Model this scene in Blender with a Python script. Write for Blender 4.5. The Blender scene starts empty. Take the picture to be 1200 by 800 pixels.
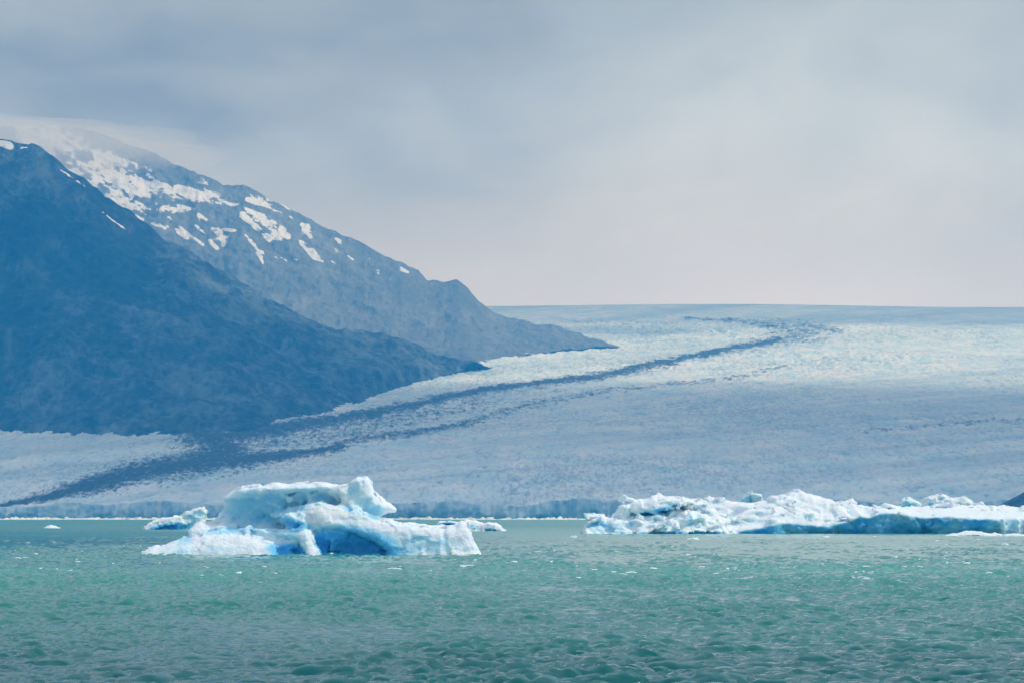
import bpy, math, random
import numpy as np

S = bpy.context.scene
COL = S.collection
rng = np.random.default_rng(7)
random.seed(7)

# ------------------------------------------------------------------ camera
CAM_H = 6.0          # eye height above the lake, on the deck of a boat
FPX = 4560.0         # focal length in pixels of a 1200 px wide frame
HOR = 604.0          # row of the true horizon in that frame
cam_d = bpy.data.cameras.new("camera")
cam = bpy.data.objects.new("camera", cam_d)
COL.objects.link(cam)
cam_d.sensor_width = 36.0
cam_d.lens = FPX * 36.0 / 1200.0
cam_d.shift_y = (HOR - 400.0) / 1200.0
cam_d.clip_start = 1.0
cam_d.clip_end = 120000.0
cam.location = (0, 0, CAM_H)
cam.rotation_euler = (math.radians(90), 0, 0)
S.camera = cam

# ------------------------------------------------------------------ light
SUN_EL, SUN_AZ = 50.0, 80.0       # azimuth: degrees clockwise from +Y (view direction)
S.view_settings.view_transform = 'Standard'
S.view_settings.look = 'None'
S.view_settings.gamma = 1.0
S.view_settings.exposure = 0.0
S.render.engine = 'CYCLES'
S.cycles.use_denoising = True
S.cycles.max_bounces = 6
S.cycles.diffuse_bounces = 3
S.cycles.volume_bounces = 1
S.cycles.transparent_max_bounces = 12
S.cycles.caustics_reflective = False
S.cycles.caustics_refractive = False

sun_d = bpy.data.lights.new("sun", 'SUN')
sun_d.energy = 2.3
sun_d.angle = math.radians(4.0)
sun_d.color = (1.0, 0.985, 0.965)
sun = bpy.data.objects.new("sun", sun_d)
COL.objects.link(sun)
_el, _az = math.radians(SUN_EL), math.radians(SUN_AZ)
SUNV = np.array([math.sin(_az) * math.cos(_el), math.cos(_az) * math.cos(_el), math.sin(_el)])
from mathutils import Vector
sun.rotation_euler = Vector((-SUNV[0], -SUNV[1], -SUNV[2])).to_track_quat('-Z', 'Y').to_euler()


class NT:
    """small helper to write node trees"""
    def __init__(self, nt):
        self.nt = nt
        nt.nodes.clear()

    def n(self, typ, ins=None, **props):
        nd = self.nt.nodes.new(typ)
        for k, v in props.items():
            setattr(nd, k, v)
        for k, v in (ins or {}).items():
            s = nd.inputs[k]
            if isinstance(v, bpy.types.NodeSocket):
                self.nt.links.new(v, s)
            else:
                s.default_value = v
        return nd

    def math(self, op, a, b=None, c=None, clamp=False):
        ins = {0: a}
        if b is not None:
            ins[1] = b
        if c is not None:
            ins[2] = c
        return self.n('ShaderNodeMath', ins, operation=op, use_clamp=clamp).outputs[0]

    def mix(self, f, a, b, blend='MIX'):
        nd = self.n('ShaderNodeMix', {}, data_type='RGBA', blend_type=blend)
        for s, v in ((nd.inputs[0], f), (nd.inputs[6], a), (nd.inputs[7], b)):
            if isinstance(v, bpy.types.NodeSocket):
                self.nt.links.new(v, s)
            else:
                s.default_value = v if not isinstance(v, tuple) or len(v) == 4 else (*v, 1.0)
        return nd.outputs[2]

    def ramp(self, f, stops, interp='LINEAR'):
        nd = self.n('ShaderNodeValToRGB', {0: f})
        cr = nd.color_ramp
        cr.interpolation = interp
        while len(cr.elements) < len(stops):
            cr.elements.new(0.5)
        for e, (p, c) in zip(cr.elements, stops):
            e.position = p
            e.color = (*c, 1.0) if not isinstance(c, float) else (c, c, c, 1.0)
        return nd.outputs[0]

    def smooth(self, v, lo, hi):
        return self.n('ShaderNodeMapRange', {0: v, 1: lo, 2: hi, 3: 0.0, 4: 1.0},
                      interpolation_type='SMOOTHSTEP').outputs[0]

    def attr(self, name):
        return self.n('ShaderNodeAttribute', attribute_name=name).outputs['Fac']

    def noise(self, vec, scale, detail=4.0, rough=0.55, dist=0.0, out=0):
        return self.n('ShaderNodeTexNoise', {'Vector': vec, 'Scale': scale, 'Detail': detail,
                                             'Roughness': rough, 'Distortion': dist}).outputs[out]

    def mapping(self, vec, scale=(1, 1, 1), rot=(0, 0, 0), loc=(0, 0, 0)):
        return self.n('ShaderNodeMapping', {0: vec, 1: loc, 2: rot, 3: scale}).outputs[0]


# ------------------------------------------------------------------ sky
W = bpy.data.worlds.new("World")
S.world = W
W.use_nodes = True
t = NT(W.node_tree)
sky = t.n('ShaderNodeTexSky', sky_type='NISHITA')
sky.sun_disc = False
sky.sun_elevation = _el
sky.sun_rotation = _az
sky.altitude = 180.0
tc = t.n('ShaderNodeTexCoord').outputs['Generated']
sep = t.n('ShaderNodeSeparateXYZ', {0: tc})
el = sep.outputs[2]
# layered overcast: brighter and warmer low down, greyer above, with soft drifting cloud
warp = t.mapping(tc, scale=(1.0, 1.0, 2.6), rot=(0.0, 0.35, 0.0))
n1 = t.noise(warp, 7.0, 4.0, 0.5, 0.6)
n2 = t.noise(t.mapping(tc, scale=(1.0, 1.0, 1.9), rot=(0, -0.5, 0), loc=(3.1, 1.7, 0.4)), 18.0, 5.0, 0.55, 0.8)
nn = t.math('ADD', t.math('MULTIPLY', n1, 0.7), t.math('MULTIPLY', n2, 0.3))
base = t.ramp(el, [(0.0, (5.6, 6.9, 10.4)), (0.055, (6.15, 7.05, 10.3)), (0.085, (4.75, 5.65, 7.3)),
                   (0.135, (3.7, 4.5, 5.4)), (0.30, (4.8, 5.7, 7.2)), (1.0, (5.0, 6.1, 7.9))])
shade = t.math('ADD', t.math('MULTIPLY', t.math('SUBTRACT', nn, 0.5), t.math('MULTIPLY', t.smooth(el, 0.045, 0.10), 1.9)), 1.0)


def bank(d, r, amt):
    dist = t.n('ShaderNodeVectorMath', {0: warp2, 1: d}, operation='DISTANCE').outputs['Value']
    return t.math('MULTIPLY', t.math('SUBTRACT', 1.0, t.smooth(dist, 0.0, r)), amt)


# a darker rain cloud up on the left, thinner bright cloud to its right
warp2 = t.n('ShaderNodeVectorMath', {0: tc, 1: t.n('ShaderNodeVectorMath', {0: t.noise(tc, 9.0, 4.0, 0.55, 0.3, out=1), 3: 0.09}, operation='SCALE').outputs[0]}, operation='ADD').outputs[0]
shade = t.math('ADD', shade, bank((-0.085, 1.035, 0.20), 0.15, -0.13))
shade = t.math('ADD', shade, bank((0.10, 1.035, 0.145), 0.075, 0.20))
shade = t.math('ADD', shade, bank((0.17, 1.035, 0.165), 0.07, 0.14))
cl = t.n('ShaderNodeVectorMath', {0: base, 3: shade}, operation='SCALE').outputs[0]
mixc = t.mix(0.96, sky.outputs[0], cl)
bg = t.n('ShaderNodeBackground', {0: mixc, 1: 0.10})
t.n('ShaderNodeOutputWorld', {0: bg.outputs[0]})


# ------------------------------------------------------------------ numpy tools
def _hash(ix, iy, iz, seed):
    h = (ix.astype(np.uint32) * np.uint32(374761393) + iy.astype(np.uint32) * np.uint32(668265263)
         + iz.astype(np.uint32) * np.uint32(2246822519) + np.uint32((seed * 974634777 + 12345) & 0xffffffff))
    h = (h ^ (h >> np.uint32(13))) * np.uint32(1274126177)
    h ^= h >> np.uint32(16)
    return (h & np.uint32(0xffffff)).astype(np.float32) / np.float32(0xffffff) * 2 - 1


def vnoise(x, y, z=None, seed=0):
    """value noise in -1..1"""
    x = np.asarray(x, np.float32); y = np.asarray(y, np.float32)
    two = z is None
    x0 = np.floor(x); y0 = np.floor(y)
    fx = x - x0; fy = y - y0
    ix = x0.astype(np.int64); iy = y0.astype(np.int64)
    ux = fx * fx * fx * (fx * (fx * 6 - 15) + 10); uy = fy * fy * fy * (fy * (fy * 6 - 15) + 10)
    if two:
        iz = np.zeros_like(ix)
        a = _hash(ix, iy, iz, seed); b = _hash(ix + 1, iy, iz, seed)
        c = _hash(ix, iy + 1, iz, seed); d = _hash(ix + 1, iy + 1, iz, seed)
        return (a + (b - a) * ux) * (1 - uy) + (c + (d - c) * ux) * uy
    z = np.asarray(z, np.float32)
    z0 = np.floor(z); fz = z - z0; iz = z0.astype(np.int64)
    uz = fz * fz * fz * (fz * (fz * 6 - 15) + 10)
    r = []
    for k in (0, 1):
        a = _hash(ix, iy, iz + k, seed); b = _hash(ix + 1, iy, iz + k, seed)
        c = _hash(ix, iy + 1, iz + k, seed); d = _hash(ix + 1, iy + 1, iz + k, seed)
        r.append((a + (b - a) * ux) * (1 - uy) + (c + (d - c) * ux) * uy)
    return r[0] * (1 - uz) + r[1] * uz


def fbm(x, y, z=None, oct=5, gain=0.5, lac=2.03, seed=0, ridged=False):
    s = 0.0; a = 1.0; tot = 0.0
    for i in range(oct):
        f = lac ** i
        v = vnoise(x * f + 17.3 * i, y * f - 9.1 * i, None if z is None else z * f + 4.7 * i, seed + i)
        if ridged:
            v = 1 - 2 * np.abs(v)
        s = s + a * v; tot += a; a *= gain
    return s / tot


def facets(x, y, z, size, seed, slope=0.3, off=0.12):
    """broken faces: every cell of a jittered lattice gets its own tilted plane"""
    x, y, z = x / size, y / size, z / size
    ix, iy, iz = (np.floor(q).astype(np.int64) for q in (x, y, z))
    best = np.full(x.shape, 1e9); val = np.zeros(x.shape)
    for a in (-1, 0, 1):
        for b in (-1, 0, 1):
            for c in (-1, 0, 1):
                jx, jy, jz = ix + a, iy + b, iz + c
                dx = x - jx - 0.5 - 0.45 * _hash(jx, jy, jz, seed)
                dy = y - jy - 0.5 - 0.45 * _hash(jx, jy, jz, seed + 1)
                dz = z - jz - 0.5 - 0.45 * _hash(jx, jy, jz, seed + 2)
                d = dx * dx + dy * dy + dz * dz
                m = d < best
                v = slope * (dx * _hash(jx, jy, jz, seed + 3) + dy * _hash(jx, jy, jz, seed + 4) + dz * _hash(jx, jy, jz, seed + 5)) \
                    + off * _hash(jx, jy, jz, seed + 6)
                best = np.where(m, d, best); val = np.where(m, v, val)
    return val * size


def sstep(v, lo, hi):
    u = np.clip((v - lo) / (hi - lo), 0, 1)
    return u * u * (3 - 2 * u)


def px(x, y, d):
    """a picture row/column seen at distance d, as a point of the place"""
    return (x - 600.0) / FPX * d, d, CAM_H + (HOR - y) / FPX * d


def interp(pts, x):
    p = np.array(pts, float)
    return np.interp(x, p[:, 0], p[:, 1])


def poly_sd(P, X, Y):
    """signed distance to a polygon, positive inside"""
    P = np.array(P, float)
    d2 = np.full(X.shape, 1e18); inside = np.zeros(X.shape, bool)
    for (x1, y1), (x2, y2) in zip(P, np.roll(P, -1, 0)):
        ex, ey = x2 - x1, y2 - y1
        tt = np.clip(((X - x1) * ex + (Y - y1) * ey) / (ex * ex + ey * ey + 1e-12), 0, 1)
        d2 = np.minimum(d2, (X - x1 - tt * ex) ** 2 + (Y - y1 - tt * ey) ** 2)
        c = ((y1 > Y) != (y2 > Y)) & (X < (x2 - x1) * (Y - y1) / (y2 - y1 + 1e-12) + x1)
        inside ^= c
    d = np.sqrt(d2)
    return np.where(inside, d, -d)


def line_sd(L, X, Y):
    """distance to a polyline and the position along it (0..n-1)"""
    L = np.array(L, float)
    best = np.full(X.shape, 1e18); pos = np.zeros(X.shape)
    for i in range(len(L) - 1):
        x1, y1 = L[i, :2]; x2, y2 = L[i + 1, :2]
        ex, ey = x2 - x1, y2 - y1
        tt = np.clip(((X - x1) * ex + (Y - y1) * ey) / (ex * ex + ey * ey + 1e-12), 0, 1)
        d = np.hypot(X - x1 - tt * ex, Y - y1 - tt * ey)
        m = d < best
        best = np.where(m, d, best); pos = np.where(m, i + tt, pos)
    return best, pos


# ------------------------------------------------------------------ meshes
def build(name, V, F, mat, parent=None, attrs=None, normals=None):
    V = np.ascontiguousarray(V, np.float32); F = np.ascontiguousarray(F, np.int32)
    n, k = F.shape
    me = bpy.data.meshes.new(name)
    me.vertices.add(len(V)); me.vertices.foreach_set("co", V.ravel())
    me.loops.add(n * k); me.loops.foreach_set("vertex_index", F.ravel())
    me.polygons.add(n)
    me.polygons.foreach_set("loop_start", np.arange(0, n * k, k, dtype=np.int32))
    me.update(calc_edges=True)
    me.polygons.foreach_set("use_smooth", np.ones(n, bool))
    for a, v in (attrs or {}).items():
        me.attributes.new(a, 'FLOAT', 'POINT').data.foreach_set("value", np.ascontiguousarray(v, np.float32).ravel())
    if normals is not None:
        me.normals_split_custom_set_from_vertices(normals.tolist())
    me.materials.append(mat)
    o = bpy.data.objects.new(name, me)
    COL.objects.link(o)
    if parent is not None:
        o.parent = parent
    return o


def vnormals(V, F):
    V = V.astype(np.float64)
    a, b, c, d = (V[F[:, i]] for i in range(4))
    fn = np.cross(c - a, d - b)
    N = np.zeros_like(V)
    for i in range(4):
        np.add.at(N, F[:, i], fn)
    return N / (np.linalg.norm(N, axis=1, keepdims=True) + 1e-20)


def pieces(V, F, pid, names, mat, attrs, tidy=False):
    """one surface laid out as several objects that share their seam and its normals"""
    if tidy:                        # stray scraps go to the piece around them: keep each piece whole
        for i in range(len(names) - 1, -1, -1):
            sel = np.flatnonzero(pid == i)
            if not 0 < len(sel) < 150000:
                continue
            v2f = {}
            for q in sel:
                for v in F[q]:
                    v2f.setdefault(int(v), []).append(int(q))
            seen = {}; comps = []
            for q in sel:
                if int(q) in seen:
                    continue
                st = [int(q)]; seen[int(q)] = 1; c = []
                while st:
                    p = st.pop(); c.append(p)
                    for v in F[p]:
                        for w in v2f[int(v)]:
                            if w not in seen:
                                seen[w] = 1; st.append(w)
                comps.append(c)
            comps.sort(key=len)
            for c in comps[:-1]:
                vm = np.zeros(len(V), bool); vm[F[c].ravel()] = True
                nb = vm[F].any(1); nb[c] = False
                near = pid[nb]; near = near[near >= 0]
                pid[c] = np.bincount(near).argmax() if len(near) else -1
    N = vnormals(V, F)
    out = {}
    for i, nm in enumerate(names):
        f = F[pid == i]
        if len(f) == 0:
            continue
        used = np.unique(f)
        mp = np.full(len(V), -1, np.int64); mp[used] = np.arange(len(used))
        out[nm] = build(nm, V[used], mp[f], mat, None, {k: v[used] for k, v in attrs.items()}, N[used])
    return out


def tag(o, label=None, cat=None, group=None, kind=None):
    for k, v in (("label", label), ("category", cat), ("group", group), ("kind", kind)):
        if v:
            o[k] = v
    return o


def grid_faces(nr, nc):
    i = np.arange((nr - 1) * nc).reshape(nr - 1, nc)[:, :-1].ravel()
    return np.stack([i, i + 1, i + nc + 1, i + nc], 1)


def material(name):
    m = bpy.data.materials.new(name)
    m.use_nodes = True
    return m, NT(m.node_tree)


# ------------------------------------------------------------------ materials
def mat_water():
    m, t = material("glacial_lake_water")
    pos = t.n('ShaderNodeNewGeometry').outputs['Position']
    # fine ripples the mesh does not carry
    r1 = t.noise(t.mapping(pos, scale=(1.0, 0.75, 1.0), rot=(0, 0, 0.3)), 1.6, 5.0, 0.6, 0.4)
    r2 = t.noise(t.mapping(pos, scale=(0.55, 1.0, 1.0), rot=(0, 0, -0.4)), 0.45, 3.0, 0.5, 0.2)
    r3 = t.noise(t.mapping(pos, scale=(1.0, 0.6, 1.0)), 5.5, 3.0, 0.6, 0.3)
    hgt = t.math('ADD', t.math('MULTIPLY', r1, 0.16), t.math('ADD', t.math('MULTIPLY', r2, 0.12), t.math('MULTIPLY', r3, 0.07)))
    bump = t.n('ShaderNodeBump', {'Height': hgt, 'Distance': 1.0, 'Strength': 0.15}).outputs[0]
    # rock flour hangs in the water in drifting streaks
    drift = t.noise(t.mapping(pos, scale=(0.0016, 0.006, 1.0)), 1.0, 4.0, 0.55, 0.5)
    # ... thickest in the middle of the bay, where the glacier's outflow drifts past
    py = t.n('ShaderNodeSeparateXYZ', {0: pos}).outputs[1]
    plume = t.math('ADD', t.math('MULTIPLY', t.smooth(py, 130.0, 420.0), 0.75), t.math('MULTIPLY', t.math('SUBTRACT', drift, 0.5), 1.1), clamp=True)
    plume = t.math('MULTIPLY', plume, t.math('SUBTRACT', 1.0, t.math('MULTIPLY', t.smooth(py, 900.0, 2200.0), 0.3)))
    col = t.mix(plume, (0.001, 0.108, 0.108, 1), (0.055, 0.370, 0.280, 1))
    foam = t.attr("foam")
    fn = t.noise(t.mapping(pos, scale=(1, 0.6, 1)), 2.2, 3.0, 0.6)
    fm = t.smooth(t.math('ADD', foam, t.math('MULTIPLY', t.math('SUBTRACT', fn, 0.5), 0.8)), 0.55, 0.75)
    col = t.mix(fm, col, (0.75, 0.80, 0.80, 1))
    rough = t.math('ADD', t.math('MULTIPLY', fm, 0.5), t.math('ADD', t.math('MULTIPLY', t.smooth(py, 500.0, 2500.0), 0.17), 0.08))
    b = t.n('ShaderNodeBsdfPrincipled', {'Base Color': col, 'Roughness': rough, 'IOR': 1.333, 'Specular IOR Level': 0.36, 'Normal': bump})
    t.n('ShaderNodeOutputMaterial', {0: b.outputs[0]})
    return m


def mat_berg():
    m, t = material("iceberg_ice")
    pos = t.n('ShaderNodeTexCoord').outputs['Object']
    blue = t.attr("blue"); dark = t.attr("dark")
    n = t.noise(pos, 0.55, 5.0, 0.6, 0.5)
    nf = t.noise(pos, 2.8, 4.0, 0.65)
    bl = t.math('ADD', blue, t.math('MULTIPLY', t.math('SUBTRACT', n, 0.5), 0.35), clamp=True)
    bl = t.math('ADD', bl, t.math('MULTIPLY', t.math('SUBTRACT', nf, 0.5), 0.18), clamp=True)
    col = t.ramp(bl, [(0.0, (0.89, 0.94, 0.97)), (0.22, (0.70, 0.89, 0.97)), (0.55, (0.32, 0.72, 0.95)),
                      (0.8, (0.12, 0.54, 0.93)), (1.0, (0.05, 0.39, 0.84))])
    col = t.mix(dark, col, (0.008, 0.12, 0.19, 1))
    bh = t.math('ADD', t.math('MULTIPLY', nf, 0.34), t.math('MULTIPLY', t.noise(pos, 7.0, 4.0, 0.65), 0.12))
    bump = t.n('ShaderNodeBump', {'Height': bh, 'Distance': 1.0, 'Strength': 0.75}).outputs[0]
    rough = t.math('SUBTRACT', 0.55, t.math('MULTIPLY', bl, 0.3))
    b = t.n('ShaderNodeBsdfPrincipled', {'Base Color': col, 'Roughness': rough, 'IOR': 1.31,
                                         'Specular IOR Level': 0.35, 'Normal': bump,
                                         'Subsurface Weight': 0.6, 'Subsurface Radius': (0.2, 0.6, 1.2),
                                         'Subsurface Scale': 1.0})
    t.n('ShaderNodeOutputMaterial', {0: b.outputs[0]})
    return m


def mat_glacier():
    m, t = material("glacier_ice")
    pos = t.n('ShaderNodeNewGeometry').outputs['Position']
    pos_y = t.n('ShaderNodeSeparateXYZ', {0: pos}).outputs[1]
    deb = t.attr("debris"); dirt = t.attr("dirt"); crev_shade = t.attr("crev_shade"); face = t.attr("face")
    n = t.noise(t.mapping(pos, scale=(0.012, 0.0035, 0.02)), 1.0, 5.0, 0.62, 0.3)
    nf = t.noise(t.mapping(pos, scale=(0.05, 0.012, 0.05)), 1.0, 4.0, 0.65)
    col = t.mix(t.smooth(n, 0.3, 0.7), (0.50, 0.69, 0.82, 1), (0.76, 0.80, 0.87, 1))
    col = t.mix(t.math('MULTIPLY', dirt, 0.62, clamp=True), col, (0.36, 0.47, 0.55, 1))
    col = t.mix(t.math('MULTIPLY', crev_shade, 0.9, clamp=True), col, (0.10, 0.26, 0.42, 1))  # crevasse shade put into the colour, darkening the low spots of the ice
    sp = t.noise(t.mapping(pos, scale=(0.13, 0.017, 0.05)), 1.0, 4.0, 0.75, 0.3)
    spm = t.math('MULTIPLY', t.smooth(t.math('ADD', sp, t.math('MULTIPLY', t.math('SUBTRACT', t.noise(t.mapping(pos, scale=(0.0022, 0.0011, 0.002)), 1.0, 4.0, 0.6, 0.8), 0.5), 0.45)), 0.48, 0.68), t.math('SUBTRACT', 0.62, t.math('MULTIPLY', t.smooth(pos_y, 14500.0, 16500.0), 0.5)))
    col = t.mix(spm, col, (0.20, 0.31, 0.40, 1))
    vs = t.noise(t.mapping(pos, scale=(0.035, 0.002, 0.006)), 1.0, 5.0, 0.68, 0.8)
    fcol = t.mix(t.smooth(vs, 0.36, 0.66), (0.24, 0.42, 0.58, 1), (0.50, 0.62, 0.72, 1))
    col = t.mix(face, col, fcol)
    nd_ = t.noise(t.mapping(pos, scale=(0.16, 0.017, 0.07)), 1.0, 5.0, 0.76, 0.3)
    dm = t.smooth(t.math('ADD', deb, t.math('MULTIPLY', t.math('SUBTRACT', nd_, 0.5), 1.6)), 0.10, 0.95)
    col = t.mix(dm, col, t.mix(nf, (0.012, 0.026, 0.036, 1), (0.045, 0.06, 0.068, 1)))
    b = t.n('ShaderNodeBsdfPrincipled', {'Base Color': col, 'Roughness': 0.8, 'Specular IOR Level': 0.1})
    t.n('ShaderNodeOutputMaterial', {0: b.outputs[0]})
    return m


def mat_mountain(name, rock_a, rock_b):
    m, t = material(name)
    pos = t.n('ShaderNodeNewGeometry').outputs['Position']
    snow = t.attr("snow")
    n = t.noise(t.mapping(pos, scale=(0.004, 0.003, 0.006)), 1.0, 7.0, 0.62, 0.6)
    nf = t.noise(t.mapping(pos, scale=(0.022, 0.008, 0.022)), 1.0, 5.0, 0.68)
    # gullies and screes run straight down the slope
    ng = t.noise(t.mapping(pos, scale=(0.016, 0.0022, 0.0035), rot=(0, 0.5, 0)), 1.0, 6.0, 0.66, 0.5)
    nm = t.math('ADD', t.math('MULTIPLY', n, 0.4), t.math('ADD', t.math('MULTIPLY', nf, 0.3), t.math('MULTIPLY', ng, 0.3)))
    fine = t.noise(t.mapping(pos, scale=(0.05, 0.016, 0.03)), 1.0, 4.0, 0.72, 0.3)
    nm = t.math('ADD', nm, t.math('MULTIPLY', t.math('SUBTRACT', fine, 0.5), 0.45))
    col = t.mix(t.smooth(nm, 0.38, 0.68), rock_a, rock_b)
    # gully shade painted into the rock colour, pale scree runs below the crags
    col = t.mix(t.math('MULTIPLY', t.smooth(t.math('ADD', t.attr("gully_shade"), t.math('MULTIPLY', t.math('SUBTRACT', fine, 0.5), 0.8)), 0.1, -0.35), 0.75), col, rock_a)
    col = t.mix(t.math('MULTIPLY', t.smooth(t.math('ADD', ng, t.math('MULTIPLY', t.math('SUBTRACT', n, 0.5), 0.5)), 0.54, 0.72), 0.28), col, t.mix(0.3, rock_b, (0.42, 0.46, 0.48, 1)))
    sm = t.smooth(t.math('ADD', snow, t.math('MULTIPLY', t.math('SUBTRACT', fine, 0.5), 0.7)), 0.42, 0.58)
    col = t.mix(sm, col, (0.70, 0.75, 0.84, 1))
    bump = t.n('ShaderNodeBump', {'Height': t.math('ADD', nf, ng), 'Distance': 20.0, 'Strength': 0.8}).outputs[0]
    b = t.n('ShaderNodeBsdfPrincipled', {'Base Color': col, 'Roughness': 0.9, 'Specular IOR Level': 0.1, 'Normal': bump})
    t.n('ShaderNodeOutputMaterial', {0: b.outputs[0]})
    return m


M_WATER = mat_water()
M_BERG = mat_berg()
M_GLAC = mat_glacier()
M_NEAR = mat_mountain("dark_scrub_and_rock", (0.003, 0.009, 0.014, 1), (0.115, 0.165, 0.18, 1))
M_FAR = mat_mountain("bare_grey_rock", (0.115, 0.145, 0.165, 1), (0.205, 0.235, 0.255, 1))


# ------------------------------------------------------------------ the lake
def make_lake():
    N, L, LP, HR = 640, 80.0, 3.2, 0.112
    kx = 2 * np.pi * np.fft.fftfreq(N, L / N)
    KX, KY = np.meshgrid(kx, kx, indexing='ij')
    K = np.hypot(KX, KY); K[0, 0] = 1
    kp = 2 * np.pi / LP
    wd = np.array([0.35, -0.94])                    # the wind drives the waves towards the camera
    c = (KX * wd[0] + KY * wd[1]) / K
    P = K ** -2.9 * np.exp(-(kp / K) ** 2) * (0.08 + 0.92 * c ** 4) * np.exp(-(K * 0.05) ** 2)
    P[0, 0] = 0
    sp = np.sqrt(P) * np.exp(2j * np.pi * rng.random((N, N))) * rng.rayleigh(1, (N, N))
    h = np.fft.ifft2(sp); sc = HR / h.real.std()
    H = h.real * sc
    DX = np.fft.ifft2(1j * KX / K * sp).real * sc
    DY = np.fft.ifft2(1j * KY / K * sp).real * sc

    def samp(A, x, y):
        u = (x / L * N) % N; v = (y / L * N) % N
        i = np.floor(u).astype(int); j = np.floor(v).astype(int)
        fu = u - i; fv = v - j
        i %= N; j %= N; i1 = (i + 1) % N; j1 = (j + 1) % N
        return (A[i, j] * (1 - fu) + A[i1, j] * fu) * (1 - fv) + (A[i, j1] * (1 - fu) + A[i1, j1] * fu) * fv

    d1 = np.concatenate([118 * np.exp(np.arange(0, math.log(480 / 118), 0.0018)), 480 * np.exp(np.arange(0.0018, math.log(1500 / 480), 0.0029))])
    d = np.concatenate([np.linspace(8, 112, 14), d1, 1500 * np.exp(np.linspace(0.01, math.log(7600 / 1500), 60))])
    a = np.concatenate([np.radians([-75, -60, -45, -32, -22, -15, -11.5]), np.radians(np.linspace(-9.3, 9.3, 460)),
                        np.radians([11.5, 15, 22, 32, 45, 60, 75])])
    D, A = np.meshgrid(d, a, indexing='ij')
    X = D * np.tan(np.clip(A, -1.3, 1.3)); Y = D.copy()
    fade = (1 - 0.55 * sstep(D, 500, 1500)) * (np.abs(A) < math.radians(9.4))
    X2 = X * 0.83 - Y * 0.56; Y2 = X * 0.56 + Y * 0.83     # a second set crosses the first
    gust = np.clip(0.78 + 0.95 * fbm(X / 14, Y / 50, oct=4, gain=0.65, seed=5), 0.28, 1.6)
    z = (samp(H, X, Y) + 0.65 * samp(H, X2 / 2.3 + 11, Y2 / 2.3 + 5)) * gust * fade
    chop = 0.9 * fade
    Xd = X - chop * samp(DX, X, Y); Yd = Y - chop * samp(DY, X, Y)
    sparse = sstep(fbm(X / 2.2, Y / 9, oct=2, seed=9), 0.38, 0.6)
    foam = sstep(z, 0.13, 0.22) * sparse * sstep(D, 230, 420) * (1 - sstep(D, 900, 1400))
    V = np.stack([Xd, Yd, z], -1).reshape(-1, 3)
    o = build("lake_water", V, grid_faces(*D.shape), M_WATER, attrs={"foam": foam})
    tag(o, "green milky glacial lake, choppy in the foreground", kind="structure")


make_lake()

# ------------------------------------------------------------------ the glacier
D_FRONT = 6800.0


def glacier_z(x, d):
    z = 37 + 0.085 * (d - D_FRONT)
    far = np.maximum(d - 16200, 0)
    return z - far ** 2 * 8.0e-6


MORAINES = [  # column, row, half width, in the picture; strength of the rubble cover
    ([(800, 374, 0.8), (846, 377, 1.4), (872, 379, 1.8)], 0.6),
    ([(872, 379, 2.0), (900, 382, 3.5), (930, 386, 5.5), (945, 391, 6.0), (925, 396, 6.0), (896, 402, 4.0)], 0.56),
    ([(915, 399, 1.5), (896, 404, 3.0),
      (867, 409, 2.6), (825, 415, 2.6), (783, 425, 3.0), (742, 433, 3.2), (700, 441, 2.8), (637, 449, 2.6), (570, 457, 3.0),
      (519, 468, 3.4), (469, 478, 3.8), (435, 486, 4.6), (367, 498, 5.6), (300, 508, 8), (245, 516, 9)], 0.92),
    ([(917, 384, 3), (960, 385, 4.5), (985, 389, 2.0)], 0.55),
    ([(236, 508, 7), (255, 520, 8), (262, 532, 10), (235, 541, 9)], 0.95),
    ([(400, 526, 2.5), (354, 533, 3.5), (304, 538, 6), (256, 541, 9), (225, 545, 9), (190, 549, 9), (160, 555, 8), (130, 561, 6.5),
      (100, 567, 4.5), (60, 574, 3), (20, 578, 2.0), (-30, 581, 1.5)], 0.98),
    ([(560, 494, 1.0), (533, 500, 2.0), (469, 510, 2.5), (411, 518, 2.5), (380, 528, 2.5)], 0.72),
    ([(430, 505, 5), (380, 512, 6), (320, 520, 6), (280, 524, 2)], 0.44),
    ([(560, 470, 5), (500, 486, 7), (440, 498, 6)], 0.40),
    ([(640, 470, 2), (587, 485, 2.5), (540, 497, 2)], 0.50),
    ([(917, 430, 1.2), (875, 442, 1.4), (825, 447, 1.6), (775, 452, 1.8), (700, 459, 1.6), (637, 473, 1.6)], 0.5),
    ([(1240, 489, 1.0), (1160, 494, 1.2), (1095, 499, 1.4), (1010, 506, 1.2)], 0.34),
]


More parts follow.
